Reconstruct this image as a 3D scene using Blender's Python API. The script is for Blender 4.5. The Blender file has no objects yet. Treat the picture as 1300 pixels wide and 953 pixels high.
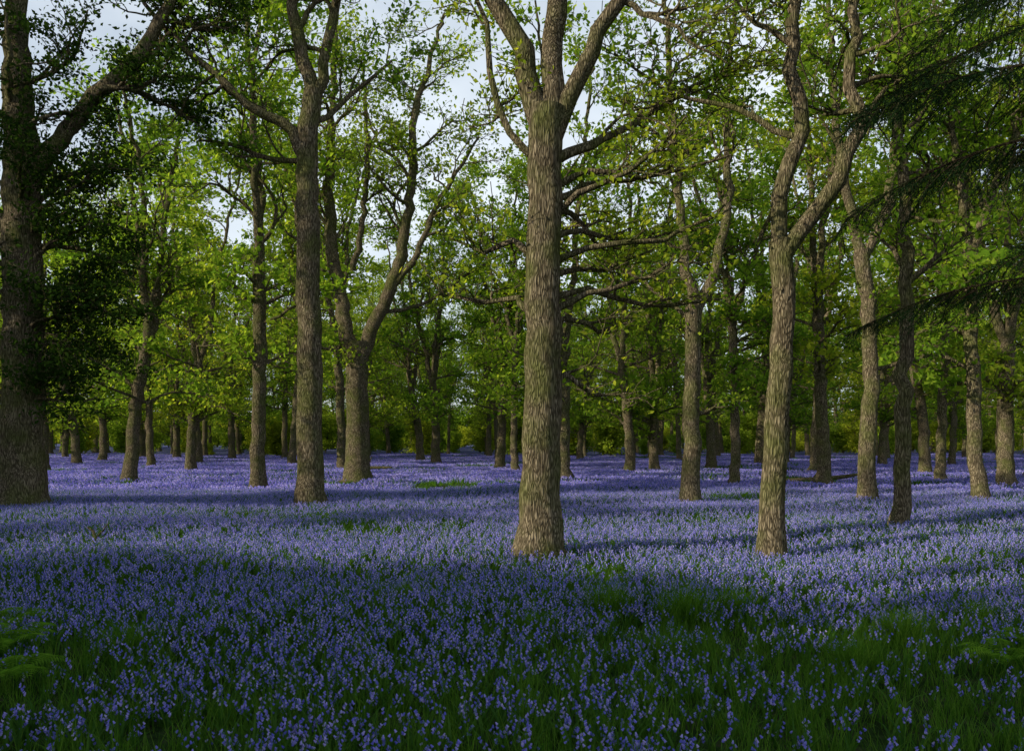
import bpy, math, random
import numpy as np
from mathutils import Vector, Matrix
R = math.radians
scene = bpy.context.scene
ROOT = scene.collection

# ------------------------------------------------------------------ terrain
def gz(x, y):
    return (0.10*math.sin(0.21*x+1.0)*math.cos(0.17*y+0.4)
            + 0.035*math.sin(0.9*x+0.5*y) + 0.03*math.sin(1.3*y-0.6*x+2.0))

# ------------------------------------------------------------------ materials
def newmat(name):
    m = bpy.data.materials.new(name); m.use_nodes = True
    nt = m.node_tree; nt.nodes.clear()
    out = nt.nodes.new('ShaderNodeOutputMaterial')
    return m, nt, out
def N(nt, t, **kw):
    n = nt.nodes.new(t)
    for k, v in kw.items():
        setattr(n, k, v)
    return n
def ramp(nt, stops, interp='LINEAR'):
    r = nt.nodes.new('ShaderNodeValToRGB')
    cr = r.color_ramp; cr.interpolation = interp
    while len(cr.elements) < len(stops): cr.elements.new(0.5)
    for e, (p, c) in zip(cr.elements, stops):
        e.position = p; e.color = (c[0], c[1], c[2], 1)
    return r

def leaf_mat(name, cols, trans, tfac=0.5, pertree=False):
    m, nt, out = newmat(name); L = nt.links
    geo = N(nt, 'ShaderNodeNewGeometry')
    cr = ramp(nt, [(0.0, cols[0]), (0.5, cols[1]), (1.0, cols[2])])
    L.new(geo.outputs['Random Per Island'], cr.inputs[0])
    csrc = cr.outputs[0]
    if pertree:     # each tree comes into leaf at its own time: its own green
        oi = N(nt, 'ShaderNodeObjectInfo')
        tr = ramp(nt, [(0.0, (0.55, 0.74, 0.8)), (0.4, (0.84, 0.96, 0.9)), (0.75, (0.97, 1.0, 1.0)), (1.0, (1.2, 1.08, 0.9))])
        L.new(oi.outputs['Random'], tr.inputs[0])
        mm = N(nt, 'ShaderNodeMix', data_type='RGBA', blend_type='MULTIPLY'); mm.inputs[0].default_value = 1
        L.new(csrc, mm.inputs[6]); L.new(tr.outputs[0], mm.inputs[7]); csrc = mm.outputs[2]
    d = N(nt, 'ShaderNodeBsdfDiffuse'); t = N(nt, 'ShaderNodeBsdfTranslucent')
    L.new(csrc, d.inputs['Color'])
    mx = N(nt, 'ShaderNodeMix', data_type='RGBA', blend_type='MULTIPLY'); mx.inputs[0].default_value = 1
    L.new(csrc, mx.inputs[6]); mx.inputs[7].default_value = (*trans, 1)
    L.new(mx.outputs[2], t.inputs['Color'])
    s = N(nt, 'ShaderNodeMixShader'); s.inputs[0].default_value = tfac
    L.new(d.outputs[0], s.inputs[1]); L.new(t.outputs[0], s.inputs[2])
    L.new(s.outputs[0], out.inputs[0])
    return m

OAKLEAF = leaf_mat('oak_leaf', [(0.09, 0.16, 0.016), (0.18, 0.27, 0.024), (0.35, 0.41, 0.042)], (2.0, 1.85, 1.1), 0.55, True)
HAZEL = leaf_mat('hazel_leaf', [(0.16, 0.24, 0.024), (0.27, 0.35, 0.035), (0.42, 0.48, 0.06)], (1.8, 1.7, 1.0), 0.5, True)
SHADE_HOLLY = leaf_mat('shade_holly_leaf', [(0.012, 0.030, 0.008), (0.02, 0.05, 0.012), (0.04, 0.08, 0.015)], (1.2, 1.2, 0.8), 0.25)
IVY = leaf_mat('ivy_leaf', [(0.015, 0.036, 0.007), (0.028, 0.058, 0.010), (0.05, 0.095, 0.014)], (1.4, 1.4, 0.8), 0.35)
NEEDLE = leaf_mat('spruce_needle', [(0.008, 0.022, 0.009), (0.015, 0.036, 0.014), (0.03, 0.06, 0.018)], (1, 1, 1), 0.15)
GRASS = leaf_mat('grass_blade', [(0.045, 0.12, 0.012), (0.08, 0.19, 0.02), (0.15, 0.26, 0.035)], (1.5, 1.6, 0.8), 0.45)
FERN = leaf_mat('fern_frond', [(0.08, 0.20, 0.015), (0.13, 0.28, 0.025), (0.19, 0.34, 0.035)], (1.5, 1.5, 0.8), 0.45)
STRAP = leaf_mat('bluebell_leaf', [(0.035, 0.10, 0.018), (0.065, 0.16, 0.028), (0.11, 0.22, 0.04)], (1.4, 1.5, 0.7), 0.45)
BELL = leaf_mat('bluebell_petal', [(0.18, 0.18, 0.68), (0.33, 0.31, 0.84), (0.66, 0.58, 0.94)], (1.12, 1.04, 1.0), 0.4)

def bark_mat(name, dark, mid, light, moss):
    m, nt, out = newmat(name); L = nt.links
    tc = N(nt, 'ShaderNodeTexCoord')
    mp = N(nt, 'ShaderNodeMapping'); mp.inputs['Scale'].default_value = (1, 1, 0.16)
    L.new(tc.outputs['Object'], mp.inputs['Vector'])
    n0 = N(nt, 'ShaderNodeTexNoise'); n0.inputs['Scale'].default_value = 9; n0.inputs['Detail'].default_value = 2
    L.new(mp.outputs[0], n0.inputs['Vector'])
    vadd = N(nt, 'ShaderNodeMix', data_type='RGBA', blend_type='ADD'); vadd.inputs[0].default_value = 0.14
    L.new(mp.outputs[0], vadd.inputs[6]); L.new(n0.outputs['Color'], vadd.inputs[7])
    vo = N(nt, 'ShaderNodeTexVoronoi', feature='DISTANCE_TO_EDGE'); vo.inputs['Scale'].default_value = 34
    L.new(vadd.outputs[2], vo.inputs['Vector'])
    n1 = N(nt, 'ShaderNodeTexNoise'); n1.inputs['Scale'].default_value = 38; n1.inputs['Detail'].default_value = 4
    L.new(mp.outputs[0], n1.inputs['Vector'])
    crack = N(nt, 'ShaderNodeMapRange'); crack.inputs[1].default_value = 0.0; crack.inputs[2].default_value = 0.25
    L.new(vo.outputs['Distance'], crack.inputs[0])
    hm = N(nt, 'ShaderNodeMath', operation='MULTIPLY_ADD'); hm.inputs[1].default_value = 0.75
    L.new(n1.outputs['Fac'], hm.inputs[0])
    hs = N(nt, 'ShaderNodeMath', operation='MULTIPLY'); hs.inputs[1].default_value = 0.4
    L.new(crack.outputs[0], hs.inputs[0]); L.new(hs.outputs[0], hm.inputs[2])
    cr = ramp(nt, [(0.25, dark), (0.6, mid), (0.9, light)])
    L.new(hm.outputs[0], cr.inputs[0])
    n2 = N(nt, 'ShaderNodeTexNoise'); n2.inputs['Scale'].default_value = 1.8; n2.inputs['Detail'].default_value = 5
    L.new(tc.outputs['Object'], n2.inputs['Vector'])
    mr = N(nt, 'ShaderNodeMapRange'); mr.inputs[1].default_value = 0.42; mr.inputs[2].default_value = 0.64; mr.inputs[4].default_value = 0.85
    L.new(n2.outputs['Fac'], mr.inputs[0])
    mx = N(nt, 'ShaderNodeMix', data_type='RGBA'); L.new(mr.outputs[0], mx.inputs[0])
    L.new(cr.outputs[0], mx.inputs[6])
    ms = N(nt, 'ShaderNodeMix', data_type='RGBA', blend_type='MULTIPLY'); ms.inputs[0].default_value = .8
    ms.inputs[6].default_value = (*moss, 1)
    cr2 = ramp(nt, [(0.25, (.2, .2, .2)), (0.8, (1.5, 1.5, 1.5))]); L.new(hm.outputs[0], cr2.inputs[0])
    L.new(cr2.outputs[0], ms.inputs[7]); L.new(ms.outputs[2], mx.inputs[7])
    b = N(nt, 'ShaderNodeBump'); b.inputs['Strength'].default_value = 1.0; b.inputs['Distance'].default_value = 0.05
    L.new(hm.outputs[0], b.inputs['Height'])
    d = N(nt, 'ShaderNodeBsdfDiffuse'); d.inputs['Roughness'].default_value = 0.8
    L.new(mx.outputs[2], d.inputs['Color']); L.new(b.outputs[0], d.inputs['Normal'])
    L.new(d.outputs[0], out.inputs[0])
    return m
BARK = bark_mat('oak_bark', (0.020, 0.016, 0.011), (0.16, 0.128, 0.082), (0.42, 0.345, 0.235), (0.12, 0.13, 0.042))
BARKD = bark_mat('spruce_bark', (0.02, 0.014, 0.010), (0.06, 0.042, 0.03), (0.10, 0.075, 0.055), (0.04, 0.05, 0.02))

def ground_mat():
    m, nt, out = newmat('woodland_floor'); L = nt.links
    tc = N(nt, 'ShaderNodeTexCoord')
    def noise(s, det=4):
        n = N(nt, 'ShaderNodeTexNoise'); n.inputs['Scale'].default_value = s; n.inputs['Detail'].default_value = det
        L.new(tc.outputs['Object'], n.inputs['Vector']); return n
    a = noise(9, 6); c = noise(60, 3)
    cr = ramp(nt, [(0.3, (0.016, 0.022, 0.008)), (0.5, (0.03, 0.06, 0.014)), (0.7, (0.06, 0.055, 0.028))])
    L.new(a.outputs['Fac'], cr.inputs[0])
    vio = ramp(nt, [(0.35, (0.05, 0.09, 0.03)), (0.6, (0.16, 0.14, 0.40))])
    L.new(c.outputs['Fac'], vio.inputs[0])
    ln = N(nt, 'ShaderNodeVectorMath', operation='LENGTH'); L.new(tc.outputs['Object'], ln.inputs[0])
    mr = N(nt, 'ShaderNodeMapRange'); mr.inputs[1].default_value = 30; mr.inputs[2].default_value = 70; mr.inputs[4].default_value = 0.8
    L.new(ln.outputs['Value'], mr.inputs[0])
    mx = N(nt, 'ShaderNodeMix', data_type='RGBA'); L.new(mr.outputs[0], mx.inputs[0])
    L.new(cr.outputs[0], mx.inputs[6]); L.new(vio.outputs[0], mx.inputs[7])
    d = N(nt, 'ShaderNodeBsdfDiffuse'); L.new(mx.outputs[2], d.inputs['Color'])
    L.new(d.outputs[0], out.inputs[0]); return m

# ------------------------------------------------------------------ mesh helpers
def mesh_from(name, V, F3, F4, mats, mi3=None, mi4=None, smooth=None):
    V = np.asarray(V, dtype=np.float32).reshape(-1, 3)
    F3 = np.asarray(F3, dtype=np.int32).reshape(-1, 3); F4 = np.asarray(F4, dtype=np.int32).reshape(-1, 4)
    me = bpy.data.meshes.new(name)
    me.vertices.add(len(V)); me.vertices.foreach_set('co', V.ravel())
    me.loops.add(F3.size + F4.size)
    me.loops.foreach_set('vertex_index', np.concatenate([F3.ravel(), F4.ravel()]).astype(np.int32))
    npoly = len(F3)+len(F4)
    me.polygons.add(npoly)
    tot = np.concatenate([np.full(len(F3), 3), np.full(len(F4), 4)]).astype(np.int32)
    st = np.concatenate([[0], np.cumsum(tot)[:-1]]).astype(np.int32)
    me.polygons.foreach_set('loop_start', st); me.polygons.foreach_set('loop_total', tot)
    mi = np.concatenate([mi3 if mi3 is not None else np.zeros(len(F3)), mi4 if mi4 is not None else np.zeros(len(F4))]).astype(np.int32)
    me.polygons.foreach_set('material_index', mi)
    me.polygons.foreach_set('use_smooth', np.isin(mi, smooth) if smooth is not None else np.zeros(npoly, dtype=bool))
    for m in mats: me.materials.append(m)
    me.update(calc_edges=True); me.validate()
    return me
def obj(name, me, loc=(0, 0, 0), parent=None, link=True):
    o = bpy.data.objects.new(name, me); o.location = loc
    if link: ROOT.objects.link(o)
    if parent: o.parent = parent
    return o

def norm(v):
    l = math.sqrt(v[0]*v[0]+v[1]*v[1]+v[2]*v[2]) or 1
    return (v[0]/l, v[1]/l, v[2]/l)
def cross(a, b): return (a[1]*b[2]-a[2]*b[1], a[2]*b[0]-a[0]*b[2], a[0]*b[1]-a[1]*b[0])

class Tree:
    def __init__(s, seed, n3=3):
        s.V = []; s.F = []; s.twigs = []; s.rng = random.Random(seed); s.seed = seed; s.n3 = n3
    def tube(s, pts, rad, sides, rough=0.0):
        base = len(s.V); V = s.V; F = s.F; n = len(pts); rng = s.rng
        u = None
        ph = rng.random()*6
        for i in range(n):
            a = pts[max(0, i-1)]; b = pts[min(n-1, i+1)]
            t = norm((b[0]-a[0], b[1]-a[1], b[2]-a[2]))
            if u is None:
                ref = (1, 0, 0) if abs(t[0]) < 0.8 else (0, 1, 0)
                u = norm(cross(t, ref))
            else:
                k = u[0]*t[0]+u[1]*t[1]+u[2]*t[2]
                u = norm((u[0]-k*t[0], u[1]-k*t[1], u[2]-k*t[2]))
            w = cross(t, u); p = pts[i]
            for j in range(sides):
                an = 2*math.pi*j/sides
                r = rad[i]
                if rough:
                    r *= 1+rough*(math.sin(3*an+ph+0.5*p[2])*0.6+math.sin(5*an-ph*2+1.3*p[2])*0.5+rng.uniform(-.35, .35))
                c = math.cos(an)*r; q = math.sin(an)*r
                V.append((p[0]+u[0]*c+w[0]*q, p[1]+u[1]*c+w[1]*q, p[2]+u[2]*c+w[2]*q))
        for i in range(n-1):
            for j in range(sides):
                k = (j+1) % sides
                F.append((base+i*sides+j, base+i*sides+k, base+(i+1)*sides+k, base+(i+1)*sides+j))
    def spline(s, cp, rs, step=0.35):
        P = [cp[0]]+list(cp)+[cp[-1]]; out = []; ro = []
        for i in range(len(cp)-1):
            a, b, c, d = P[i], P[i+1], P[i+2], P[i+3]
            L = math.dist(b, c); n = max(2, int(L/step))
            for k in range(n):
                t = k/n
                out.append(tuple(0.5*((2*b[m])+(-a[m]+c[m])*t+(2*a[m]-5*b[m]+4*c[m]-d[m])*t*t+(-a[m]+3*b[m]-3*c[m]+d[m])*t**3) for m in range(3)))
                ro.append(rs[i]+(rs[i+1]-rs[i])*t)
        out.append(tuple(cp[-1])); ro.append(rs[-1])
        return out, ro
    def limb(s, cp, rs, sides=9, rough=0.05, kids=6, klen=3.0, kstart=0.3, wob=0.05, lvl=1, spread=0.9, kup=0.15, flare=False):
        pts, rad = s.spline(cp, rs)
        rng = s.rng
        pts = [pts[0]]+[(p[0]+rng.gauss(0, wob), p[1]+rng.gauss(0, wob), p[2]) for p in pts[1:]]
        if flare:
            for i, p in enumerate(pts):
                h = p[2]-pts[0][2]
                rad[i] *= 1+0.55*math.exp(-h/0.28)
        s.tube(pts, rad, sides, rough)
        n = len(pts)
        for k in range(kids):
            t = kstart+(1-kstart)*(k+rng.random())/kids
            i = min(n-2, int(t*(n-1)))
            s.side(pts[i], pts[i+1], klen*rng.uniform(.6, 1.15)*(1.1-0.5*t), max(0.02, min(rad[i]*0.5, 0.09)), lvl, spread, kup)
        return pts, rad
    def side(s, p, q, L, r, lvl, spread=0.9, kup=0.15):
        rng = s.rng
        t = norm((q[0]-p[0], q[1]-p[1], q[2]-p[2]))
        a = rng.random()*6.283
        ref = (1, 0, 0) if abs(t[0]) < 0.8 else (0, 1, 0)
        u = norm(cross(t, ref)); w = cross(t, u)
        sp = spread*rng.uniform(.7, 1.25)
        ca, sa = math.cos(sp), math.sin(sp)
        d = tuple(t[m]*ca+(u[m]*math.cos(a)+w[m]*math.sin(a))*sa for m in range(3))
        if d[2] < -0.25: d = (d[0], d[1], -d[2]*0.3)
        s.grow(p, norm(d), L, r, lvl, kup)
    def grow(s, p, d, L, r, lvl, kup=0.15):
        rng = s.rng
        n = {1: 9, 2: 6, 3: s.n3}[lvl]
        wn = {1: 0.29, 2: 0.32, 3: 0.2}[lvl]
        sides = {1: 6, 2: 4, 3: 3}[lvl]
        pts = [p]; rad = [r]; st = L/n
        for i in range(n):
            d = norm((d[0]+rng.gauss(0, wn), d[1]+rng.gauss(0, wn), d[2]*0.97+rng.gauss(0, wn*.75)+kup*(0.6 if lvl < 3 else 0.0)*0.5))
            p = (p[0]+d[0]*st, p[1]+d[1]*st, p[2]+d[2]*st)
            pts.append(p); rad.append(max(0.007, r*(1-0.76*(i+1)/n)))
        s.tube(pts, rad, sides)
        if lvl == 3:
            s.twigs.append((pts[0], pts[-1], L)); return
        nk = 7 if lvl == 1 else 5
        if lvl == 1 and L < 2: nk = 4
        for k in range(nk):
            t = 0.25+0.75*(k+rng.random())/nk
            i = min(n-1, int(t*n))
            s.side(pts[i], pts[i+1], L*rng.uniform(.32, .52) if lvl == 1 else max(0.5, L*rng.uniform(.35, .6)), max(0.010, rad[i]*0.68), lvl+1, 0.85, kup)
        if lvl == 2: s.twigs.append((pts[-3], pts[-1], L*.4))
    def build(s, name, per=45, size=0.11, spr=0.2, leafmat=None, barkmat=None, thin=0.0):
        V = np.array(s.V, dtype=np.float32); F = np.array(s.F, dtype=np.int32)
        r = np.random.default_rng(s.seed+77)
        tw = [t for t in s.twigs if r.random() > thin]
        A = np.array([t[0] for t in tw]); B = np.array([t[1] for t in tw])
        cnt = np.maximum(3, (per*r.uniform(.35, 1.5, len(A)))).astype(int)
        idx = np.repeat(np.arange(len(A)), cnt); M = len(idx)
        t = r.uniform(0.15, 1.1, (M, 1))
        C = A[idx]*(1-t)+B[idx]*t+r.normal(0, 1, (M, 3))*np.array([spr, spr, spr*.4])
        LV, LF = leaf_quads(C, size, r)
        Vall = np.concatenate([V, LV]); Fall = np.concatenate([F, LF+len(V)])
        mi = np.concatenate([np.zeros(len(F)), np.ones(len(LF))])
        return mesh_from(name, Vall, np.zeros((0, 3)), Fall, [barkmat or BARK, leafmat or OAKLEAF], None, mi, smooth=[0])

def leaf_quads(C, size, r, upb=0.7):
    M = len(C)
    nrm = r.normal(0, 1, (M, 3))*np.array([1, 1, .8])+np.array([0, 0, upb]); nrm /= np.linalg.norm(nrm, axis=1)[:, None]
    a = r.normal(0, 1, (M, 3)); a -= (a*nrm).sum(1)[:, None]*nrm; a /= np.linalg.norm(a, axis=1)[:, None]
    b = np.cross(nrm, a)
    sz = size*r.uniform(.6, 1.3, (M, 1))
    p0 = C-a*sz*.5; p1 = C+b*sz*.3+nrm*sz*.08+a*sz*.1; p2 = C+a*sz*.5; p3 = C-b*sz*.3+nrm*sz*.08+a*sz*.1
    V = np.stack([p0, p1, p2, p3], 1).reshape(-1, 3)
    return V, np.arange(4*M).reshape(M, 4)

# ------------------------------------------------------------------ instancing by geometry nodes
def scatter(name, pts, rots, scl, idx, protos):
    me = bpy.data.meshes.new(name); n = len(pts)
    me.vertices.add(n); me.vertices.foreach_set('co', np.asarray(pts, dtype=np.float32).ravel())
    a = me.attributes.new('rot', 'FLOAT_VECTOR', 'POINT'); a.data.foreach_set('vector', np.asarray(rots, dtype=np.float32).ravel())
    a = me.attributes.new('scl', 'FLOAT', 'POINT'); a.data.foreach_set('value', np.asarray(scl, dtype=np.float32))
    a = me.attributes.new('idx', 'INT', 'POINT'); a.data.foreach_set('value', np.asarray(idx, dtype=np.int32))
    o = obj(name, me)
    col = bpy.data.collections.new(name+'_parts')
    for p in protos: col.objects.link(p)
    ng = bpy.data.node_groups.new(name+'_gn', 'GeometryNodeTree')
    ng.interface.new_socket('Geometry', in_out='INPUT', socket_type='NodeSocketGeometry')
    ng.interface.new_socket('Geometry', in_out='OUTPUT', socket_type='NodeSocketGeometry')
    gi = ng.nodes.new('NodeGroupInput'); go = ng.nodes.new('NodeGroupOutput')
    ip = ng.nodes.new('GeometryNodeInstanceOnPoints'); ci = ng.nodes.new('GeometryNodeCollectionInfo')
    ci.inputs['Collection'].default_value = col; ci.inputs['Separate Children'].default_value = True
    ci.inputs['Reset Children'].default_value = True
    ip.inputs['Pick Instance'].default_value = True
    def att(nm, ty):
        n_ = ng.nodes.new('GeometryNodeInputNamedAttribute'); n_.data_type = ty; n_.inputs['Name'].default_value = nm
        return n_.outputs['Attribute']
    L = ng.links
    L.new(gi.outputs[0], ip.inputs['Points']); L.new(ci.outputs[0], ip.inputs['Instance'])
    L.new(att('rot', 'FLOAT_VECTOR'), ip.inputs['Rotation']); L.new(att('scl', 'FLOAT'), ip.inputs['Scale'])
    L.new(att('idx', 'INT'), ip.inputs['Instance Index'])
    L.new(ip.outputs[0], go.inputs[0])
    md = o.modifiers.new('scatter', 'NODES'); md.node_group = ng
    return o

# ------------------------------------------------------------------ ground
u = np.linspace(-1, 1, 221); g = np.sign(u)*np.abs(u)**2.2*500
GX, GY = np.meshgrid(g, g+12)
GZ = np.vectorize(gz)(GX, GY)
GV = np.stack([GX, GY, GZ], -1).reshape(-1, 3); k = len(g)
ii = np.arange(k*k).reshape(k, k)
GF = np.stack([ii[:-1, :-1], ii[:-1, 1:], ii[1:, 1:], ii[1:, :-1]], -1).reshape(-1, 4)
obj('ground', mesh_from('ground', GV, np.zeros((0, 3)), GF, [ground_mat()], smooth=[0]))

# ------------------------------------------------------------------ hero oaks (world metres)
def place(T, name, x, y, mesh_kw):
    me = T.build(name, **mesh_kw)
    return obj(name, me, (x, y, gz(x, y)-0.06))

# foreground oak, slightly right of centre
T = Tree(11)
T.limb([(0, 0, 0), (.02, 0, 1.5), (.04, 0, 3.2), (.08, 0, 5.2), (.14, 0, 7.0)], [.34, .30, .275, .26, .27], sides=22, rough=.05, kids=0, wob=.018, flare=True)
T.limb([(.1, 0, 6.6), (-.15, .1, 7.6), (-.65, .2, 8.8), (-1.2, .3, 11), (-1.4, .4, 14)], [.2, .17, .14, .1, .05], kids=8, klen=3.6)
T.limb([(.14, 0, 6.7), (.25, .2, 8.2), (.2, .4, 10.5), (.5, .6, 15)], [.19, .17, .13, .05], kids=9, klen=3.6)
T.limb([(.2, 0, 6.5), (.6, -.1, 7.5), (1.3, -.1, 8.6), (2.4, .2, 10.8), (3, .5, 13)], [.15, .13, .11, .08, .04], kids=8, klen=3.2)
T.limb([(.25, 0, 6.2), (.75, .2, 6.5), (1.3, .5, 6.8), (2.4, .9, 7.6), (3.6, 1.2, 8.2)], [.09, .075, .06, .045, .02], sides=7, kids=7, klen=1.9)
T.limb([(-.05, 0, 6.2), (-.5, 0, 6.6), (-.75, .1, 7.6), (-1.0, .3, 9.0)], [.07, .06, .05, .03], sides=6, kids=4, klen=1.6)
for (z, dx, dz, dy) in [(5.6, 2.7, 1.0, .6), (5.0, 2.6, .4, 1.2), (4.6, 3.0, .9, .2), (4.1, 2.9, .1, .9), (3.6, 1.5, .2, .5), (2.75, 1.3, -.1, .3), (4.8, -1.3, .3, .5), (3.9, -1.6, .5, .8), (5.4, 1.6, -.3, 1.4), (4.4, 1.9, .7, 1.4), (5.3, 2.2, 1.3, -.6), (5.8, 2.9, .5, .1), (3.9, 2.3, .9, .3)]:
    sx = .22 if dx > 0 else -.18
    T.limb([(sx, .1, z), (dx*.28, dy*.4, z+dz*.1+.18), (dx*.6, dy*.7, z+dz*.55-.1), (dx, dy, z+dz)], [.06, .048, .036, .016], sides=6, kids=5, klen=1.1, wob=.08, lvl=2, kstart=.35, kup=.1)
place(T, 'oak_tree', .42, 13.3, dict(per=9, size=.11, spr=.15, thin=.35))

# left-hand dark oak, ivy-clad
T = Tree(12)
T.limb([(0, 0, 0), (.02, 0, 2.5), (0, 0, 5.5), (.05, 0, 8.5), (-.1, 0, 11), (-.3, .3, 15)], [.58, .50, .47, .43, .33, .12], sides=18, rough=.045, kids=9, klen=4.2, kstart=.5, wob=.03, flare=True)
T.limb([(.2, 0, 8.2), (.8, -.2, 9.0), (2.1, -.4, 10.2), (3.3, -.4, 11.4), (4.2, -.3, 13.2), (5, 0, 15)], [.26, .22, .19, .16, .12, .05], kids=9, klen=3.4)
T.limb([(-.2, 0, 7), (-1.5, .2, 8.2), (-3.4, .4, 9.5)], [.2, .15, .05], kids=6, klen=3)
for (z, dx, dz, dy) in [(6.2, 2.4, .9, -.8), (5.2, 2.2, -.2, -.6), (7.2, 2.8, 1.2, -1), (4.4, 1.8, .4, -1), (6, -2, .5, -1.4), (7.6, 1.2, .8, -2.2), (5.2, -1.4, .5, -1.6),
                        (3.4, 1.8, -.4, -.5), (4.2, 2.6, -.8, -.2), (5.6, 3.0, -1.0, -.4), (6.6, 3.2, -.6, .2), (2.6, 1.5, .1, -.6)]:
    T.limb([(0, 0, z), (dx*.4, dy*.4, z+dz*.3+.2), (dx, dy, z+dz)], [.08, .05, .015], sides=6, kids=8, klen=1.8, lvl=2, kstart=.2)
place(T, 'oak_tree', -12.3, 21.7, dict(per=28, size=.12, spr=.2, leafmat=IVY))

# tall oak left of centre
T = Tree(13)
T.limb([(0, 0, 0), (-.04, 0, 2.5), (-.05, 0, 5.5), (-.1, 0, 9.2), (.05, 0, 10.8)], [.36, .32, .30, .27, .24], sides=16, rough=.045, kids=0, wob=.025, flare=True)
T.limb([(-.1, 0, 8.9), (-.45, -.1, 9.7), (-1.5, -.3, 10.3), (-3.0, -.4, 11.6), (-4.2, -.4, 13)], [.17, .15, .11, .08, .04], kids=8, klen=2.8)
T.limb([(.05, 0, 10.5), (-.3, .1, 12), (-.6, .3, 13.5), (-.9, .4, 17)], [.2, .17, .13, .05], kids=9, klen=3.4)
T.limb([(.05, 0, 10.4), (.4, -.1, 11.4), (.5, 0, 12.6), (1.6, .2, 16)], [.16, .14, .12, .05], kids=9, klen=3.4)
T.limb([(-.1, 0, 9.8), (.7, .3, 10.5), (2.0, .6, 11.8)], [.09, .07, .03], kids=6, klen=2.2)
T.limb([(-.1, 0, 9.0), (-1.2, 1, 9.3), (-2.6, 1.6, 9.9), (-3.8, 2, 10.2)], [.08, .07, .05, .02], kids=6, klen=1.8)
place(T, 'oak_tree', -5.15, 22.2, dict(per=10, size=.14, spr=.19, thin=.25))

# wide forking oak behind
T = Tree(14)
T.limb([(0, 0, 0), (0, 0, 2.2), (-.05, 0, 4.4), (-.05, 0, 6.0)], [.54, .48, .46, .50], sides=16, rough=.05, kids=1, klen=2, wob=.02, flare=True)
T.limb([(-.15, 0, 5.2), (-.6, .1, 7.2), (-1.1, .3, 9.8), (-1.3, .3, 12.5), (-1.1, .2, 16), (-.9, .2, 21)], [.36, .30, .27, .22, .16, .06], kids=14, klen=4.2, sides=11)
T.limb([(.1, 0, 5.3), (.75, -.1, 6.8), (1.6, -.2, 8.6), (2.2, 0, 12), (2.4, .2, 15.5), (3.6, .4, 20)], [.33, .29, .26, .2, .15, .05], kids=14, klen=4.2, sides=11)
T.limb([(1.5, -.2, 8.3), (2.6, -.6, 9.6), (3.6, -1, 11.8), (5.2, -1.2, 14.2)], [.16, .13, .1, .04], kids=8, klen=3)
T.limb([(-.7, .1, 7.6), (-1.9, -.4, 9.2), (-2.6, -.6, 12), (-3.6, -.8, 16)], [.17, .14, .11, .05], kids=8, klen=3)
T.limb([(-.2, 0, 9), (.3, -.5, 11), (.5, -.6, 14), (.3, -.6, 18)], [.14, .12, .1, .04], kids=8, klen=3)
T.limb([(.9, -.1, 7.2), (2.6, .3, 7.6), (4.6, .5, 8.9), (6.0, .6, 9.8)], [.1, .08, .06, .02], kids=7, klen=2.2)
T.limb([(-.2, 0, 5.6), (-1.8, -.4, 5.8), (-3.2, -.8, 6.8)], [.08, .06, .03], kids=6, klen=2)
place(T, 'oak_tree', -6.5, 36.5, dict(per=9, size=.18, spr=.24, thin=.3))

# right of centre, forks low
T = Tree(15)
T.limb([(0, 0, 0), (.02, 0, 2.2), (.05, 0, 4.2), (.12, 0, 5.8)], [.27, .235, .22, .23], sides=14, rough=.05, kids=2, klen=1.5, wob=.025, flare=True)
T.limb([(.1, 0, 5.5), (-.1, 0, 6.6), (-.3, .2, 9), (-.6, .3, 13), (-.9, .3, 17)], [.17, .15, .12, .08, .03], kids=12, klen=3.2)
T.limb([(.15, 0, 5.5), (.6, -.1, 6.5), (1.05, 0, 8.6), (1.1, .2, 12), (1.6, .4, 16)], [.17, .15, .12, .08, .03], kids=12, klen=3.2)
T.limb([(.1, 0, 5.2), (-1.2, .4, 6.4), (-2.6, .6, 7.2)], [.07, .05, .02], kids=5, klen=1.8)
place(T, 'oak_tree', 5.0, 24.3, dict(per=11, size=.14, spr=.2, thin=.28))

# near right oak, forked and leaning
T = Tree(16)
T.limb([(0, 0, 0), (.03, 0, 1.4), (.1, 0, 2.7), (.18, 0, 3.9), (.14, 0, 5.1)], [.21, .185, .18, .17, .18], sides=16, rough=.06, kids=0, wob=.018, flare=True)
T.limb([(.14, 0, 4.8), (.16, 0, 5.8), (.42, 0, 6.8), (.3, .05, 7.8), (.35, .1, 9.5), (.2, .2, 12.5)], [.13, .13, .12, .11, .09, .04], kids=9, klen=2.6, kstart=.4)
T.limb([(.16, 0, 4.7), (.45, -.05, 5.2), (.9, -.1, 6.0), (1.35, -.1, 6.9), (1.25, 0, 8.0), (1.7, .1, 11)], [.14, .125, .12, .11, .09, .04], kids=9, klen=2.6, kstart=.4)
T.limb([(.4, 0, 6.7), (-.5, .3, 7.3), (-1.5, .5, 7.6), (-2.4, .6, 8.3)], [.06, .045, .03, .015], sides=6, kids=5, klen=1.5)
T.limb([(1.35, -.1, 6.9), (2.0, .3, 7.6), (2.9, .5, 8.1)], [.05, .04, .015], sides=6, kids=5, klen=1.3)
place(T, 'oak_tree', 4.05, 13.5, dict(per=10, size=.11, spr=.15, thin=.3))

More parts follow.
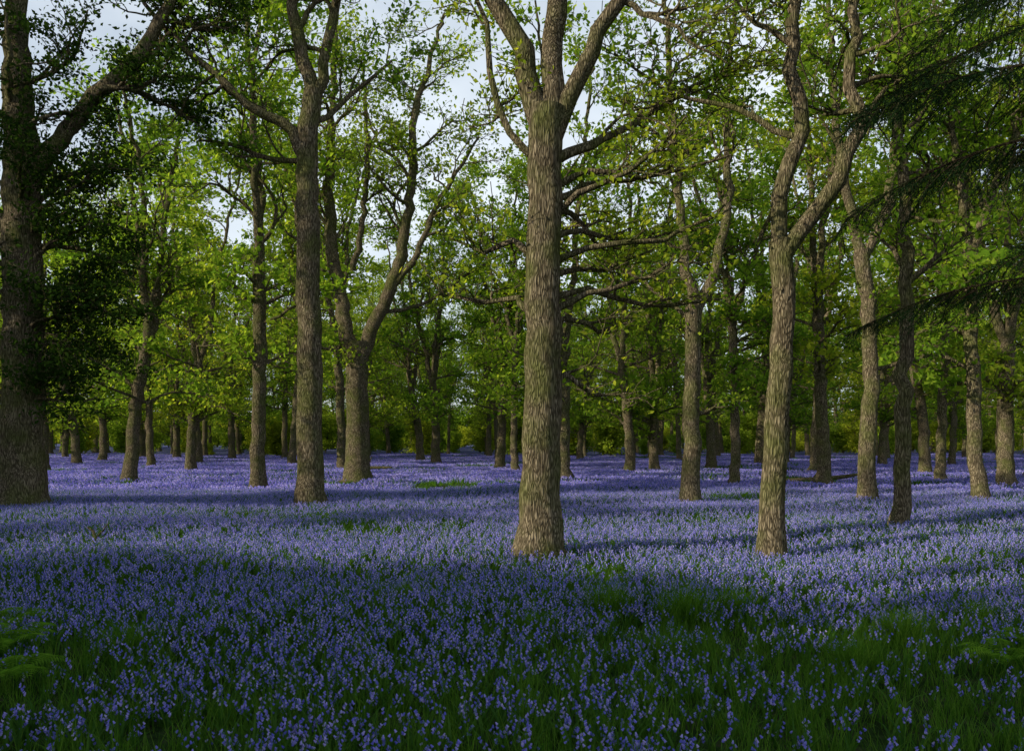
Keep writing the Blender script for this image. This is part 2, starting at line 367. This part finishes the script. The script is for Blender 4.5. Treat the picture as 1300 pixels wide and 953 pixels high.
# slim ones on the right
T = Tree(17)
T.limb([(0, 0, 0), (.05, 0, 2.5), (.13, 0, 5.3), (0, 0, 8), (.1, .1, 12)], [.165, .15, .125, .10, .03], sides=12, rough=.05, kids=12, klen=2.2, kstart=.42, wob=.03, flare=True)
place(T, 'oak_tree', 7.8, 17.4, dict(per=11, size=.12, spr=.16, thin=.25))
T = Tree(18)
T.limb([(0, 0, 0), (.05, 0, 2), (.1, 0, 3.6), (0, 0, 5.6), (-.1, 0, 7)], [.24, .215, .205, .20, .2], sides=14, rough=.07, kids=1, klen=1.5, wob=.03, flare=True)
T.limb([(-.1, 0, 6.8), (-.5, .1, 8.5), (-.9, .2, 12), (-1, .2, 16)], [.15, .13, .09, .03], kids=11, klen=3)
T.limb([(-.1, 0, 6.7), (.5, -.1, 8.2), (1, .1, 11.5), (1.3, .2, 15)], [.14, .12, .08, .03], kids=11, klen=3)
T.limb([(.1, 0, 3.7), (.9, .1, 3.9), (1.5, .1, 4.7), (2.1, .2, 5.0)], [.07, .06, .045, .02], sides=7, kids=4, klen=1.4)
place(T, 'oak_tree', 9.7, 23.7, dict(per=11, size=.14, spr=.2, thin=.28))

# ------------------------------------------------------------------ shared oak forms for the rest of the wood
VAR = []
def oak_variant(seed, H, r, fork, lean):
    T = Tree(seed, 1); g_ = T.rng
    fx = lean*fork*.12
    T.limb([(0, 0, 0), (fx*.3+g_.uniform(-.1, .1), g_.uniform(-.1, .1), fork*.4), (fx, 0, fork)], [r*1.05, r*.9, r*.82], sides=12, rough=.06, kids=3, klen=1.8, kstart=.45, wob=.035, flare=True)
    nf = g_.choice([2, 2, 3]); a0 = g_.random()*6.28
    for q in range(nf):
        a = a0+q*6.28/nf+g_.uniform(-.4, .4); s_ = g_.uniform(1.0, 2.2)
        cx, cy = math.cos(a)*s_, math.sin(a)*s_
        T.limb([(fx, 0, fork-.3), (fx+cx*.35, cy*.35, fork+(H-fork)*.2), (fx+cx*.8+g_.uniform(-.4, .4), cy*.8+g_.uniform(-.4, .4), fork+(H-fork)*.5), (fx+cx*1.5, cy*1.5, H*g_.uniform(.88, 1))],
               [r*.62, r*.5, r*.36, .04], sides=8, kids=9, klen=4.2, kstart=.1)
    for q in range(6):
        a = g_.random()*6.28; z = g_.uniform(fork*.5, fork*1.1); l = g_.uniform(2, 3.8)
        T.limb([(fx*.8, 0, z), (math.cos(a)*l*.5, math.sin(a)*l*.5, z+.5), (math.cos(a)*l, math.sin(a)*l, z+g_.uniform(-.2, 1.2))], [.08, .05, .02], sides=5, kids=6, klen=1.9, lvl=2, kstart=.25)
    return T.build('oak_form', per=9, size=.25, spr=.26, thin=.28)
for i, (H, r, fk, ln) in enumerate([(19, .30, 7.0, 1), (21, .27, 8.5, -.5), (17, .26, 5.2, .6), (20, .34, 6.0, -1), (18, .22, 7.8, .3), (22, .30, 4.8, 0)]):
    VAR.append(oak_variant(100+i, H, r, fk, ln))
RV = [.30, .27, .26, .34, .22, .30]
mid = [(-16.2, 36.7, .28, 0, 0.3), (-9.1, 31, .26, 1, 2.0), (-16.9, 45.6, .27, 2, 1.0), (-22.9, 55, .25, 4, 4),
       (13.3, 24.6, .20, 4, 2.2), (18.8, 33, .28, 3, 1.1), (11.9, 33, .23, 1, 5.0), (18.6, 37.6, .21, 4, .4), (20.3, 42.5, .25, 0, 3.3),
       (2.05, 34.6, .26, 5, 1.2), (6.2, 45.6, .27, 2, 3.0), (-.7, 52, .27, 0, 5.2), (0.2, 49, .2, 4, 1.6), (-7.2, 68, .3, 3, 0.5),
       (15.7, 45, .24, 1, 2.8), (8.1, 31.7, .15, 4, 4.4), (7.9, 48, .24, 5, 2.4), (-9.4, 48, .25, 1, .9), (11.5, 50, .25, 3, 4.8),
       (-26.5, 49, .25, 3, 2.2), (23.5, 55, .26, 2, 0.2), (24, 40, .26, 1, 1.9)]
for (x, y, r, v, rz) in mid:
    o = obj('oak_tree', VAR[v], (x, y, gz(x, y)-.06))
    s_ = r/RV[v]; o.scale = (s_*.5+.5, s_*.5+.5, .6*min(1.1, s_)+.4); o.rotation_euler = (0, 0, rz)

# distant wood (one instanced mass) + wood behind / beside the viewer
rng = random.Random(5)
pts = []; rots = []; scl = []; idx = []
protoT = [obj('oak_form_%d' % i, m, link=False) for i, m in enumerate(VAR)]
def addT(x, y, s_=None, v=None):
    pts.append((x, y, gz(x, y)-.08)); rots.append((rng.uniform(-.04, .04), rng.uniform(-.04, .04), rng.random()*6.28)); scl.append(s_ or rng.uniform(.72, 1.15)); idx.append(rng.randrange(6) if v is None else v)
used = [(m[0], m[1]) for m in mid]
tries = 0
while tries < 3200:
    tries += 1
    y = rng.uniform(54, 165); x = rng.uniform(-.93, 1)*(y*.68+4)
    md_ = rng.uniform(5.5, 10)
    if all((x-a)**2+(y-b)**2 > md_**2 for a, b in used):
        used.append((x, y)); addT(x, y)
shade = [(-14, -9), (-24, -7), (-9, -15), (-30, -12), (8, -9), (22, 6), (27, 20), (-29, 5)]
for (x, y) in shade: addT(x, y)
addT(-22.5, 15.6, 1.0, 5)  # unseen tree added to keep the left-hand oak in shade
scatter('distant_and_shade_trees', pts, rots, scl, idx, protoT)

# ------------------------------------------------------------------ undergrowth shrubs: hazel far off, unseen holly thicket added behind-left to cast shade
def shrub(seed, H, n, leafmat, per, size, spr):
    T = Tree(seed, 1); g_ = T.rng
    for q in range(n):
        a = g_.random()*6.28; s_ = g_.uniform(.3, 1)*H*.45
        T.limb([(0, 0, 0), (math.cos(a)*s_*.35, math.sin(a)*s_*.35, H*.45), (math.cos(a)*s_, math.sin(a)*s_, H*g_.uniform(.75, 1))], [.04, .03, .01], sides=5, kids=7, klen=1.2, lvl=2, kstart=.1)
    return T.build('shrub_form', per=per, size=size, spr=spr, leafmat=leafmat)
hz = [shrub(300+i, 3.6, 9, HAZEL, 12, .24, .26) for i in range(2)]
ph = [obj('hazel_form_%d' % i, m, link=False) for i, m in enumerate(hz)]
P = []
while len(P) < 240:
    y = rng.uniform(85, 185); x = rng.uniform(-1, 1)*(y*.68+5); P.append((x, y, gz(x, y)))
for i in range(90):      # the hedge at the far edge of the wood
    x = -140+i*3.15; P.append((x, 190+4*math.sin(x*.1), 0))
scatter('hazel_undergrowth', P, [(0, 0, rng.random()*6.28) for _ in P], [rng.uniform(.4, 1.4) if i < 240 else rng.uniform(1.6, 2.4) for i in range(len(P))], [rng.randrange(2) for _ in P], ph)
hol = [shrub(320+i, 5.0, 12, SHADE_HOLLY, 26, .17, .27) for i in range(2)]
for (x, y, s_) in [(-28, -1, 1.7), (-24.5, 0, 1.8), (-21, -1.2, 1.7), (-17.5, .6, 1.7), (-14, -.4, 1.5), (-11, .3, 1.4), (-8, -1, 1.2), (-5, -2, 1.0),
                   (-22, -5, 1.8), (-18, -4.5, 1.8), (-14, -5, 1.8), (-10, -5, 1.6), (-6, -5.5, 1.4), (-10.4, 4.8, .95), (-13.4, 3.6, 1.2), (-16.9, 3.0, 1.4), (-19.5, 17.3, 1.5)]:
    o = obj('shade_holly', hol[rng.randrange(2)], (x, y, gz(x, y)-.05)); o.scale = (s_, s_, s_); o.rotation_euler = (0, 0, rng.random()*6.28)

# ------------------------------------------------------------------ spruce at the right
def spruce_branch(seed, L):
    r = np.random.default_rng(seed); T = Tree(seed)
    axis = [(L*t, 0, .10*L*math.sin(t*2.2)-.22*L*t*t) for t in np.linspace(0, 1, 14)]
    T.tube(axis, [.028*(1-.85*i/13) for i in range(14)], 5)
    tips = []
    ax = np.array(axis)
    k = int(L/.085)
    for i in range(k):
        t = .12+.88*i/k; f = t*13; a = int(min(12, f)); p = ax[a]*(1-(f-a))+ax[a+1]*(f-a)
        for sd in (-1, 1):
            l = (.75*math.sin(min(1, (1-t)*1.9+.12)*1.5)+.1)*r.uniform(.6, 1.1)
            an = R(58)+r.normal(0, .12)
            q = p+np.array([math.cos(an)*l, sd*math.sin(an)*l, -l*r.uniform(.2, .9)])
            m_ = (p+q)/2+np.array([0, 0, .04*l])
            T.tube([tuple(p), tuple(m_), tuple(q)], [.006, .005, .002], 3)
            tips.append((p, m_, q, l))
            for s2 in range(int(l/.08)):
                tt = (s2+.5)/max(1, int(l/.08)); b = p*(1-tt)+q*tt
                for s3 in (-1, 1):
                    l2 = .2*(1-tt*.5)*r.uniform(.6, 1.3)
                    d = norm(tuple((q-p))); e = norm((d[0]*.7-d[1]*s3*.7, d[1]*.7+d[0]*s3*.7, d[2]-r.uniform(.1, .9)))
                    tips.append((b, b+np.array(e)*l2*.5, b+np.array(e)*l2, l2))
    V = []
    for (a, m_, b, l) in tips:
        n = max(8, int(l/.008))
        t = r.random((n, 1)); c = a*(1-t)+b*t
        d = np.array(norm(tuple(b-a)))
        rd = r.normal(0, 1, (n, 3)); rd -= (rd@d)[:, None]*d; rd /= np.linalg.norm(rd, axis=1)[:, None]+1e-6
        tip = c+rd*.018+d*.016; w = np.cross(rd, d)*.0038
        V.append(np.stack([c-w, c+w, tip], 1).reshape(-1, 3))
    NV = np.concatenate(V); TV = np.array(T.V); TF = np.array(T.F)
    NF = np.arange(len(NV)).reshape(-1, 3)+len(TV)
    return mesh_from('spruce_branch', np.concatenate([TV, NV]), NF, TF, [BARKD, NEEDLE], np.ones(len(NF)), np.zeros(len(TF)))
T = Tree(400)
T.tube([(0, 0, z) for z in range(0, 19)], [.24*(1-z/19)+.01+(.1 if z == 0 else 0) for z in range(19)], 12, .04)
sx, sy = 7.1, 8.7
sp = obj('spruce_tree', mesh_from('spruce_trunk', T.V, [], T.F, [BARKD], smooth=[0]), (sx, sy, gz(sx, sy)-.05))
SB = [spruce_branch(401, 4.0), spruce_branch(402, 3.4), spruce_branch(403, 2.7)]
z = 3.5; bi = 0
while z < 17:
    for q in range(5):
        a = q*1.257+z*2.1+rng.uniform(-.3, .3)
        o = obj('branch_%d' % bi, SB[rng.randrange(3)], (0, 0, z+rng.uniform(-.15, .15)), parent=sp); bi += 1
        s_ = min(1.0, (18.2-z)/11.5)*rng.uniform(.8, 1.08)
        o.scale = (s_, s_, s_); o.rotation_euler = (rng.uniform(-.25, .25), rng.uniform(-.12, .12), a)
    z += .72

# ------------------------------------------------------------------ flower carpet, built as square non-overlapping turves
def bluebell_turf(seed, side, n, simple=False):
    r = random.Random(seed); V = []; F4 = []; m4 = []
    def strip(p, d, L, w, droop, segs, mi):
        b = len(V); px, py, pz = p; s_ = (-d[1], d[0])
        el = r.uniform(1.0, 1.45)
        for i in range(segs+1):
            ww = w*(1-(i/segs)**2*.9)
            V.append((px-s_[0]*ww, py-s_[1]*ww, pz)); V.append((px+s_[0]*ww, py+s_[1]*ww, pz))
            st = L/segs; px += d[0]*math.cos(el)*st; py += d[1]*math.cos(el)*st; pz += math.sin(el)*st; el -= droop
        for i in range(segs):
            F4.append((b+2*i, b+2*i+1, b+2*i+3, b+2*i+2)); m4.append(mi)
    def bell(c, ax, L, R0):
        ax = norm(ax); ref = (1, 0, 0) if abs(ax[0]) < .8 else (0, 1, 0); u_ = norm(cross(ax, ref)); w_ = cross(ax, u_)
        k = 3 if simple else 4; b = len(V)
        for (t, rr) in ((0, .55), (1, 1.3)):
            for j in range(k):
                an = 6.283*j/k; q = R0*rr
                V.append(tuple(c[m]+ax[m]*L*t+(u_[m]*math.cos(an)+w_[m]*math.sin(an))*q for m in range(3)))
        for j in range(k):
            F4.append((b+j, b+(j+1) % k, b+k+(j+1) % k, b+k+j)); m4.append(1)
    for _ in range(n):
        x, y = r.uniform(-.5, .5)*side, r.uniform(-.5, .5)*side
        H = r.uniform(.12, .25); a = r.random()*6.283; dx, dy = math.cos(a), math.sin(a)
        for _k in range(2 if simple else 4):
            aa = r.random()*6.283; strip((x, y, 0), (math.cos(aa), math.sin(aa)), r.uniform(.14, .26), .010 if not simple else .012, r.uniform(.2, .45), 3, 0)
        pts = [(x, y, 0), (x+dx*.02, y+dy*.02, H*.7), (x+dx*.06, y+dy*.06, H)]
        b = len(V)
        for p in pts:
            V.append((p[0]-dy*.0025, p[1]+dx*.0025, p[2])); V.append((p[0]+dy*.0025, p[1]-dx*.0025, p[2]))
        for i in range(2): F4.append((b+2*i, b+2*i+1, b+2*i+3, b+2*i+2)); m4.append(0)
        nb = r.randint(4, 8) if not simple else 5
        for i in range(nb):
            t = i/(nb-1); z_ = H-.07+.07*t; off = .03+.04*t
            aa = a+r.uniform(-1.8, 1.8)
            c = (x+dx*off*.8+math.cos(aa)*.012, y+dy*off*.8+math.sin(aa)*.012, z_)
            if simple: bell(c, (math.cos(aa)*.7, math.sin(aa)*.7, -.8), .034, .0135)
            else: bell(c, (math.cos(aa)*.8, math.sin(aa)*.8, -.75-.2*t), .017, .0063)
    return mesh_from('bluebell_turf', V, [], F4, [STRAP, BELL], None, m4)
def blades(r, V, F4, px, py, L, w, el, dr, sg=3):
    pz = 0; a = r.random()*6.283; d = (math.cos(a), math.sin(a)); b = len(V)
    for i in range(sg+1):
        ww = w*(1-i/sg*.93); V.append((px+d[1]*ww, py-d[0]*ww, pz)); V.append((px-d[1]*ww, py+d[0]*ww, pz))
        px += d[0]*math.cos(el)*L/sg; py += d[1]*math.cos(el)*L/sg; pz += math.sin(el)*L/sg; el -= dr
    for i in range(sg): F4.append((b+2*i, b+2*i+1, b+2*i+3, b+2*i+2))
def grass_turf(seed, side, n, hmin, hmax, tufts, w=.0036):
    r = random.Random(seed); V = []; F4 = []
    cs = [(r.uniform(-.5, .5)*side, r.uniform(-.5, .5)*side, r.uniform(.6, 1.25)) for _ in range(tufts)]
    for _ in range(n):
        c = r.choice(cs)
        if r.random() < .7: px, py = c[0]+r.gauss(0, .05), c[1]+r.gauss(0, .05); hs = c[2]
        else: px, py = r.uniform(-.5, .5)*side, r.uniform(-.5, .5)*side; hs = .7
        blades(r, V, F4, px, py, r.uniform(hmin, hmax)*hs, w, r.uniform(1.1, 1.55), r.uniform(.05, .5))
    return mesh_from('grass_turf', V, [], F4, [GRASS])

def nz(x, y):   # soft patchiness 0..1
    return .5+.25*(math.sin(.55*x+1.7*math.sin(.31*y))+math.sin(.8*y+1.3*math.sin(.47*x+2)))
def grassy(x, y):   # grassy hollow in the right foreground
    a = math.exp(-(((x-2.3)/2.9)**2+((y-6.8)/1.7)**2)**1.5)
    b = .75*math.exp(-(((x+4.0)/1.4)**2+((y-6.4)/1.2)**2))
    c = .55*max(0, min(1, (6.4-y)/1.2))
    return min(1, a+b+c)
s1, s2 = .6, 2.4
B = [bluebell_turf(500+i, s1, n) for i, n in enumerate([52, 48, 50, 32, 30, 12, 9])]
B += [bluebell_turf(510+i, s2, n, True) for i, n in enumerate([400, 360, 210])]
G = [grass_turf(600+i, s1, n, .12, .36, 5) for i, n in enumerate([260, 240, 100, 90])]
G += [grass_turf(610+i, s2, 480, .14, .30, 10, .009) for i in range(2)]
prB = [obj('turf_%02d' % i, m, link=False) for i, m in enumerate(B)]
prG = [obj('turf_%02d' % i, m, link=False) for i, m in enumerate(G)]
r = random.Random(9)
P = []; Rr = []; S = []; I = []; P2 = []; R2 = []; S2 = []; I2 = []
Y0 = 2.4; YM = Y0+s1*44
for j in range(44):
    y = Y0+(j+.5)*s1; W = int((y*.68+2)/s1)
    for i in range(-W, W+1):
        x = i*s1; gr = grassy(x, y) if y < 12 else 0
        v = (.42+.74*nz(x*1.2, y*1.2))*(1-.85*gr)+r.uniform(-.28, .28)
        k = r.randrange(3) if v > .62 else (3+r.randrange(2) if v > .33 else 5+r.randrange(2))
        P.append((x, y, gz(x, y)-.015)); Rr.append((0, 0, 1.5707963*r.randrange(4))); S.append(1.0); I.append(k)
        gg = gr+.42*(1-nz(x*1.2, y*1.2))+r.uniform(-.22, .22)
        if gg > .42: P2.append((x, y, gz(x, y)-.01)); R2.append((0, 0, 1.5707963*r.randrange(4))); S2.append(1.0); I2.append(r.randrange(2))
        elif y < 20 and gg > .05: P2.append((x, y, gz(x, y)-.01)); R2.append((0, 0, 1.5707963*r.randrange(4))); S2.append(1.0); I2.append(2+r.randrange(2))
for j in range(27):
    y = YM+(j+.5)*s2; W = int((y*.66+4)/s2)
    for i in range(-W, W+1):
        x = i*s2; v = nz(x*.6, y*.6)+r.uniform(-.35, .35)
        if v > .08:
            P.append((x, y, gz(x, y)-.015)); Rr.append((0, 0, 1.5707963*r.randrange(4))); S.append(1.0); I.append(7+(r.randrange(2) if v > .38 else 2))
        if v < .36:
            P2.append((x, y, gz(x, y)-.01)); R2.append((0, 0, 1.5707963*r.randrange(4))); S2.append(1.0); I2.append(4+r.randrange(2))
scatter('bluebells', P, Rr, S, I, prB)
scatter('grass', P2, R2, S2, I2, prG)

# sedge tussocks in the hollow, ferns, dead wood
def tussock(seed, n, h):
    r_ = random.Random(seed); V = []; F4 = []
    for _ in range(n): blades(r_, V, F4, r_.gauss(0, .09), r_.gauss(0, .09), r_.uniform(.5, 1)*h, .0045, r_.uniform(.95, 1.5), r_.uniform(.1, .35), 4)
    return mesh_from('tussock', V, [], F4, [GRASS])
TS = [tussock(700+i, 420, .55) for i in range(2)]
for (x, y, s_) in [(1.0, 8.9, 1.1), (1.7, 8.6, 1.2), (2.3, 8.9, .9), (3.4, 7.6, .9), (1.3, 7.2, .8), (2.6, 6.6, .9), (-1.2, 9.6, .7), (4.4, 8.2, .8), (.2, 8.1, .7), (-3.1, 7.0, .8)]:
    o = obj('sedge_tussock', TS[r.randrange(2)], (x, y, gz(x, y)-.01)); o.scale = (s_, s_, s_); o.rotation_euler = (0, 0, r.random()*6)
def fern(seed, nf, L):
    r_ = random.Random(seed); V = []; F4 = []
    for q in range(nf):
        a = q*6.283/nf+r_.uniform(-.3, .3); d = (math.cos(a), math.sin(a)); s_ = (-d[1], d[0]); el = 1.15; l = L*r_.uniform(.8, 1.1)
        px = py = 0; pz = 0; n = 22
        for i in range(n):
            t = i/n; c = (px, py, pz)
            px += d[0]*math.cos(el)*l/n; py += d[1]*math.cos(el)*l/n; pz += math.sin(el)*l/n; el -= .085
            e = (px, py, pz); b = len(V); w = .003
            V += [(c[0]-s_[0]*w, c[1]-s_[1]*w, c[2]), (c[0]+s_[0]*w, c[1]+s_[1]*w, c[2]), (e[0]+s_[0]*w, e[1]+s_[1]*w, e[2]), (e[0]-s_[0]*w, e[1]-s_[1]*w, e[2])]; F4.append((b, b+1, b+2, b+3))
            if i > 3:
                pl = l*.22*math.sin(math.pi*min(1, (1-t)*1.15+.02))**.8+.01
                for sd in (-1, 1):
                    b = len(V); h = l/n*.38
                    tip = (c[0]+s_[0]*sd*pl+d[0]*pl*.3, c[1]+s_[1]*sd*pl+d[1]*pl*.3, c[2]-pl*.22)
                    md_ = ((c[0]+tip[0])/2, (c[1]+tip[1])/2, (c[2]+tip[2])/2+.006)
                    V += [c, (md_[0]-d[0]*h, md_[1]-d[1]*h, md_[2]), tip, (md_[0]+d[0]*h, md_[1]+d[1]*h, md_[2])]; F4.append((b, b+1, b+2, b+3))
    return mesh_from('fern', V, [], F4, [FERN])
FN = [fern(720+i, 9, .5) for i in range(2)]
for (x, y, s_) in [(-4.1, 7.0, 1.0), (-3.6, 6.3, .8), (-4.6, 7.9, .9), (3.7, 6.5, .8), (4.2, 7.1, .7)]:
    o = obj('fern', FN[r.randrange(2)], (x, y, gz(x, y)+.04)); o.scale = (s_, s_, s_*1.2); o.rotation_euler = (0, 0, r.random()*6)
def deadwood(seed, cp, rs, x, y, up=.35):
    T = Tree(seed); T.limb(cp, rs, sides=8, kids=0, rough=.1)
    T.tube([cp[1], (cp[1][0]+up*.8, cp[1][1]+.1, cp[1][2]+up), (cp[1][0]+up*1.1, cp[1][1]+.2, cp[1][2]+up*2)], [rs[1]*.6, rs[1]*.4, .01], 6)
    obj('fallen_branch', mesh_from('fallen_branch', T.V, [], T.F, [BARK], smooth=[0]), (x, y, gz(x, y)))
deadwood(740, [(0, 0, 0), (.06, 0, .2), (-.1, .1, .36)], [.035, .03, .012], -6.7, 13.8, .1)
deadwood(741, [(-1.6, .3, .12), (0, 0, .2), (1.8, -.3, .45)], [.14, .12, .05], 12.5, 36)
deadwood(742, [(-1.3, .2, .12), (0, 0, .25), (1.5, -.2, .3)], [.12, .1, .04], -8, 47)
print('turves', len(P), len(P2), 'trees', len(pts))

# ------------------------------------------------------------------ light, sky, camera
el = R(22.5); az = (-.88, -.47)
l = math.hypot(*az); sd = Vector((az[0]/l*math.cos(el), az[1]/l*math.cos(el), math.sin(el)))
sun = bpy.data.lights.new('sun', 'SUN'); sun.energy = 5.0; sun.angle = R(.53); sun.color = (1.0, .91, .70)
so = bpy.data.objects.new('sun', sun); ROOT.objects.link(so); so.rotation_euler = sd.to_track_quat('Z', 'Y').to_euler()
w = bpy.data.worlds.new('World'); scene.world = w; w.use_nodes = True
nt = w.node_tree; bg = nt.nodes['Background']
sky = nt.nodes.new('ShaderNodeTexSky'); sky.sky_type = 'NISHITA'; sky.sun_disc = False; sky.dust_density = 1.5
sky.sun_elevation = el; sky.sun_rotation = math.atan2(sd.x, sd.y) % (2*math.pi)
# cloud-like glow added to lift sky light: strong toward the horizon, clearer blue overhead
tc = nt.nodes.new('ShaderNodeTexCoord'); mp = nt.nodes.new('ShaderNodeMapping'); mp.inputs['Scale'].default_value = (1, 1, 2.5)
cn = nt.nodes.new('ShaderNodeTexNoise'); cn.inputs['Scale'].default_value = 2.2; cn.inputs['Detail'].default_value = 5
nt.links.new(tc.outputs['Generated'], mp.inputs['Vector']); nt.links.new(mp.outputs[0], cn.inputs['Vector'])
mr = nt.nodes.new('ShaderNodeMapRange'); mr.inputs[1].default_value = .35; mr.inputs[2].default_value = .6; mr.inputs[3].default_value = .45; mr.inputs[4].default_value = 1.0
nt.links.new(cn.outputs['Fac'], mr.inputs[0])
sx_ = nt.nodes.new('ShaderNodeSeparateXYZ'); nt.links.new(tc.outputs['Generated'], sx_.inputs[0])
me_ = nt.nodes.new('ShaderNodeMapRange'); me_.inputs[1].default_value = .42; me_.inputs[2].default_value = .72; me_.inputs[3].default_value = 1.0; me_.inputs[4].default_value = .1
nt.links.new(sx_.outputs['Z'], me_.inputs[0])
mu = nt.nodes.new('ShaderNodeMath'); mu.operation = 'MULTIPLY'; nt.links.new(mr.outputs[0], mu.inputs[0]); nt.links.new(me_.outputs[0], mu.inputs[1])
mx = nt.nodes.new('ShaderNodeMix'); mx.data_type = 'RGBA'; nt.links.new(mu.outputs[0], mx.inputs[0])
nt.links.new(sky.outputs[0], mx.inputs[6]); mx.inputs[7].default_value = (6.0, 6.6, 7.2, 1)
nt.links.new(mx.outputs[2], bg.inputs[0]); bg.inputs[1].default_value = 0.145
cam = bpy.data.cameras.new('camera'); co = bpy.data.objects.new('camera', cam); ROOT.objects.link(co)
co.location = (0, 0, 1.7+gz(0, 0)); co.rotation_euler = (R(90), 0, 0)
cam.sensor_width = 36; cam.lens = 36*1100/1300; cam.shift_y = 0.062; cam.clip_end = 2000; cam.clip_start = .05
scene.camera = co
scene.view_settings.view_transform = 'Standard'; scene.view_settings.look = 'None'; scene.view_settings.exposure = 0
